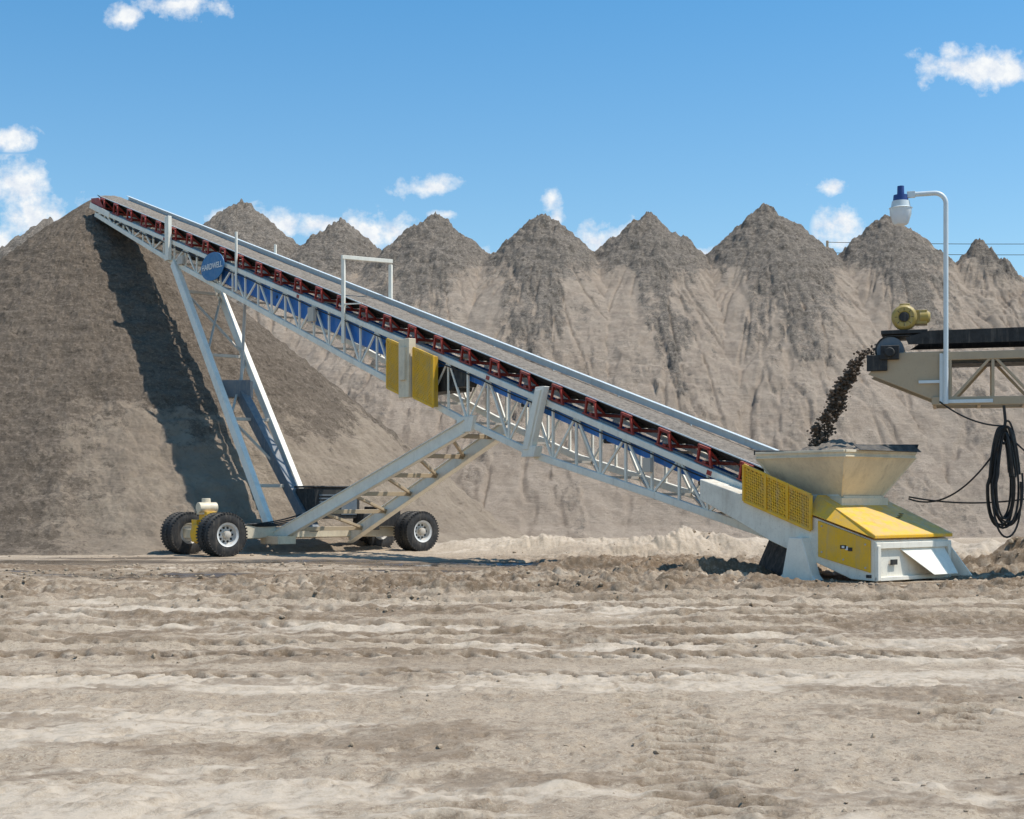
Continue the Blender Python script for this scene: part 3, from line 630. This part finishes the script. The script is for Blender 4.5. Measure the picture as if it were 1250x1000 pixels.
for k in range(11):
    w = .17+.13*rng.rand(); h0 = 2.95+.06*rng.randn(); h1 = .95+.25*rng.rand()+(-.25 if k == 3 else 0); ox = (rng.rand()-.5)*.16; oy = (rng.rand()-.5)*.2
    pts = []
    for a in np.linspace(0, 2*math.pi, 41):
        zc = (h0+h1)/2+(h0-h1)/2*math.sin(a); wv = w*(.55+.45*(1-(math.sin(a)+1)/2))*(1.2 if math.sin(a) < 0 else 1)
        pts.append(cc+e1*(ox+wv*math.cos(a))+e2*(oy+.05*math.sin(a*2+k))+Vector((0, 0, zc)))
    cb.tube(pts, .020, 7)
cb.tube([cc+Vector((0, 0, 3.4)), cc+Vector((.03, 0, 3.1)), cc+Vector((0, 0, 2.75))], .03, 8); cb.tube([cc+e1*.15+Vector((0, 0, 2.72)), cc+Vector((0, 0, 2.66)), cc-e1*.15+Vector((0, 0, 2.74))], .03, 8)
def sag(a, b_, dz, n=24): return [a+(b_-a)*t-Vector((0, 0, 4*dz*t*(1-t))) for t in np.linspace(0, 1, n)]
cb.tube(sag(Q(.9, 1.86, 1.62), T_(4.2, -.1, 2.0), .28), .018, 6)
cb.tube(sag(Q(.9, 1.86, 1.58), cc+Vector((-.1, 0, 2.6)), .42), .018, 6)
cb.tube(sag(T_(1.1, -.08, 3.5), cc+Vector((0, 0, 3.0)), .12), .018, 6)
cb.tube(sag(cc+Vector((0.1, 0, 2.8)), T_(3.8, -.1, 1.7), .1), .018, 6)
c.done()
l = G('work_light', tuple(T_(1.22, -.09, 3.5)))
lp = l('pole', 'galv', 0, True); base = T_(1.22, -.10, 3.45); r_ = .22; zt = 7.62
pts = [base, Zv(base, 5.2), Zv(base, zt-r_)]+[Zv(base, 0)-e1*(r_*(1-math.cos(a)))+Vector((0, 0, zt-r_+r_*math.sin(a))) for a in np.linspace(0, math.pi/2, 9)[1:]]+[Zv(base, zt)-e1*.62]
lp.tube(pts, .048, 12)
lc_ = Zv(base, 0)-e1*.86
l('cap', 'bluecap', 0, True).lathe(Zv(lc_, 7.50), (0, 0, 1), [(0, .15), (.12, .14), (.13, .07), (.30, .065), (.31, 0)], 20)
l('reflector', 'galv', 0, True).lathe(Zv(lc_, 7.50), (0, 0, 1), [(0.0, .0), (0, .17), (-.12, .19), (-.14, .23), (-.15, .0)], 24)
l('glass_bowl', 'glass', 0, True).lathe(Zv(lc_, 7.36), (0, 0, 1), [(0, .0), (0, .215), (-.12, .21), (-.30, .15), (-.33, .12), (-.33, 0)], 24)
l('bracket', 'galv', .004).box(Zv(base, zt)-e1*.66, e1*.08, e2*.05, (0, 0, .06))
l.done()
# ------------------------------------------------------------------ clods
def clod_object(name, pts, sizes, mat):
    bm = bmesh.new(); bmesh.ops.create_icosphere(bm, subdivisions=1, radius=1); bv = np.array([v.co[:] for v in bm.verts]); bf = [[v.index for v in f.verts] for f in bm.faces]; bm.free()
    V = []; F = []
    for p_, s_ in zip(pts, sizes):
        o = len(V); k = bv*(1+(rng.rand(len(bv), 1)-.5)*.7)*s_*np.array([1, .6+.6*rng.rand(), .5+.5*rng.rand()])
        a = rng.rand()*6.28; ca, sa = math.cos(a), math.sin(a); k = k@np.array([[ca, sa, 0], [-sa, ca, 0], [0, 0, 1]])
        V += (k+np.array(p_)).tolist(); F += [[i+o for i in f] for f in bf]
    me = bpy.data.meshes.new(name); me.from_pydata(V, [], F); me.update(); me.materials.append(mat)
    ob = bpy.data.objects.new(name, me); scene.collection.objects.link(ob); return ob
pts = []; sz = []
cl = [(rng.rand(), rng.randn()*.10, rng.randn()*.12) for _ in range(38)]
for i in range(3200):
    t0, ox, oy = cl[rng.randint(38)]; t = np.clip(t0+rng.randn()*.035, 0, 1); q = .3+.7*t
    pts.append((7.32-1.15*(t**.62)+ox*q+rng.randn()*.055, 28.9-.15*t+oy*q+rng.randn()*.06, 4.58-2.0*t+rng.randn()*.04)); sz.append(.010+.035*rng.rand()**2)
clod_object('falling_gravel', pts, sz, M['clod'])
m, nt, b = nmat('dry_clod'); v = objcoord(nt)
nt.links.new(mixc(nt, noise(nt, 3, 4, .7, v), (.26, .19, .125), (.42, .33, .235)), b.inputs['Base Color']); b.inputs['Roughness'].default_value = 1
def gz(x, y):
    j = min(np.searchsorted(xs, x), len(xs)-1); i = min(np.searchsorted(ys, y), len(ys)-1); return float(gZ[i, j])
pts = []; sz = []
while len(pts) < 6000:
    y = 6+34*rng.rand()**.8; x = (rng.rand()-.5)*1.0*y*1.0
    den = float(vn(x*.5, y*.8, 7))*(1.0 if 22 < y < 34 else .4)
    if rng.rand() > den*1.3-.25: continue
    s_ = (.005+.03*rng.rand()**5)*(.35+y/22)
    pts.append((x, y, gz(x, y)+s_*.1)); sz.append(s_)
clod_object('dirt_clods', pts, sz, m)
w = G('power_line', (60, 140, 0)); wb = w('wires', 'cable', 0)
for dz in (0, 1.0): wb.tube(sag(Vector((30, 135, 25+dz)), Vector((95, 120, 24+dz)), .8), .03, 6)
po = w('poles', 'tan', .02)
for p_ in ((30, 135.3, 0), (95, 120.3, 0)): po.tube([p_, (p_[0], p_[1], 26.2)], .13, 10)
w.done()
# ------------------------------------------------------------------ light and sky
sx, sy = -.52, .04
sdir = Vector((-sx, -sy, 1)).normalized()
el = math.asin(sdir.z); azm = math.atan2(sdir.x, sdir.y)
sun = bpy.data.lights.new('sun', 'SUN'); sun.energy = 5.0; sun.angle = math.radians(.5); sun.color = (1, .955, .885)
so = bpy.data.objects.new('sun', sun); scene.collection.objects.link(so); so.rotation_euler = sdir.to_track_quat('Z', 'Y').to_euler(); so.location = (0, 0, 50)
wd = bpy.data.worlds.new('World'); scene.world = wd; wd.use_nodes = True; nt = wd.node_tree; nt.nodes.clear()
out = nt.nodes.new('ShaderNodeOutputWorld'); bg = nt.nodes.new('ShaderNodeBackground'); nt.links.new(bg.outputs[0], out.inputs[0]); bg.inputs[1].default_value = .15
sk = nt.nodes.new('ShaderNodeTexSky'); sk.sky_type = 'NISHITA'; sk.sun_disc = False; sk.sun_elevation = el; sk.sun_rotation = azm; sk.air_density = 1.0; sk.dust_density = .4; sk.ozone_density = 2.0
tc = nt.nodes.new('ShaderNodeTexCoord'); sep = nt.nodes.new('ShaderNodeSeparateXYZ'); nt.links.new(tc.outputs['Generated'], sep.inputs[0])
yv = math2(nt, 'MAXIMUM', sep.outputs[1], .02)
u = math2(nt, 'DIVIDE', sep.outputs[0], yv); vv = math2(nt, 'DIVIDE', sep.outputs[2], yv)
cmb = nt.nodes.new('ShaderNodeCombineXYZ'); nt.links.new(u, cmb.inputs[0]); nt.links.new(vv, cmb.inputs[1])
clouds = [(155, 20, 24, 14), (225, 6, 60, 18), (15, 168, 30, 14), (15, 225, 46, 28), (45, 275, 85, 40), (0, 300, 75, 44), (330, 270, 34, 20), (265, 264, 20, 10), (388, 276, 24, 15),
          (450, 282, 50, 24), (530, 230, 44, 15), (545, 262, 20, 7), (672, 243, 13, 18), (680, 268, 15, 15), (718, 298, 40, 26), (770, 285, 15, 17), (600, 314, 26, 12), (1015, 230, 24, 10), (1040, 278, 38, 30),
          (1180, 84, 64, 26), (1240, 90, 32, 18), (1165, 66, 24, 14), (855, 312, 28, 10)]
acc = None
for (x, y, rx, ry) in clouds:
    mp = nt.nodes.new('ShaderNodeVectorMath'); mp.operation = 'SUBTRACT'; nt.links.new(cmb.outputs[0], mp.inputs[0]); mp.inputs[1].default_value = ((x-625)/1736, (610-y)/1736, 0)
    ms = nt.nodes.new('ShaderNodeVectorMath'); ms.operation = 'MULTIPLY'; nt.links.new(mp.outputs[0], ms.inputs[0]); ms.inputs[1].default_value = (1736/rx, 1736/ry, 0)
    ln = nt.nodes.new('ShaderNodeVectorMath'); ln.operation = 'LENGTH'; nt.links.new(ms.outputs[0], ln.inputs[0])
    k = math2(nt, 'SUBTRACT', 1.0, ln.outputs['Value'])
    acc = k if acc is None else math2(nt, 'MAXIMUM', acc, k)
nz = noise(nt, 34, 10, .62, cmb.outputs[0]); nz2 = noise(nt, 90, 6, .6, cmb.outputs[0])
dens = math2(nt, 'ADD', math2(nt, 'MULTIPLY', acc, 1.0), ramp(nt, nz, .3, .7, -.95, .85))
dens = math2(nt, 'MINIMUM', dens, math2(nt, 'MULTIPLY', math2(nt, 'ADD', acc, .35), 3.0))
fac = ramp(nt, dens, -.12, .8, 0, .96)
fr = nt.nodes.new('ShaderNodeMath'); fr.operation = 'GREATER_THAN'; nt.links.new(sep.outputs[1], fr.inputs[0]); fr.inputs[1].default_value = .05
fac = math2(nt, 'MULTIPLY', fac, fr.outputs[0])
tint = mixc(nt, ramp(nt, sep.outputs[2], .08, .36), (.92, 1.02, .99), (.44, .92, 1.10))
skc = mixc(nt, 1.0, sk.outputs[0], tint, 'MULTIPLY')
cc_ = mixc(nt, ramp(nt, nz2, .35, .6), (5.0, 5.4, 6.0), (6.5, 6.6, 6.6))
nt.links.new(mixc(nt, fac, skc, cc_), bg.inputs[0])
cam = bpy.data.cameras.new('camera'); cam.lens = 50; cam.sensor_width = 36; cam.shift_y = 110/1250; cam.clip_end = 5000; cam.clip_start = .1
cob = bpy.data.objects.new('camera', cam); scene.collection.objects.link(cob); cob.location = (0, 0, CAMH); cob.rotation_euler = (math.radians(90), 0, 0); scene.camera = cob
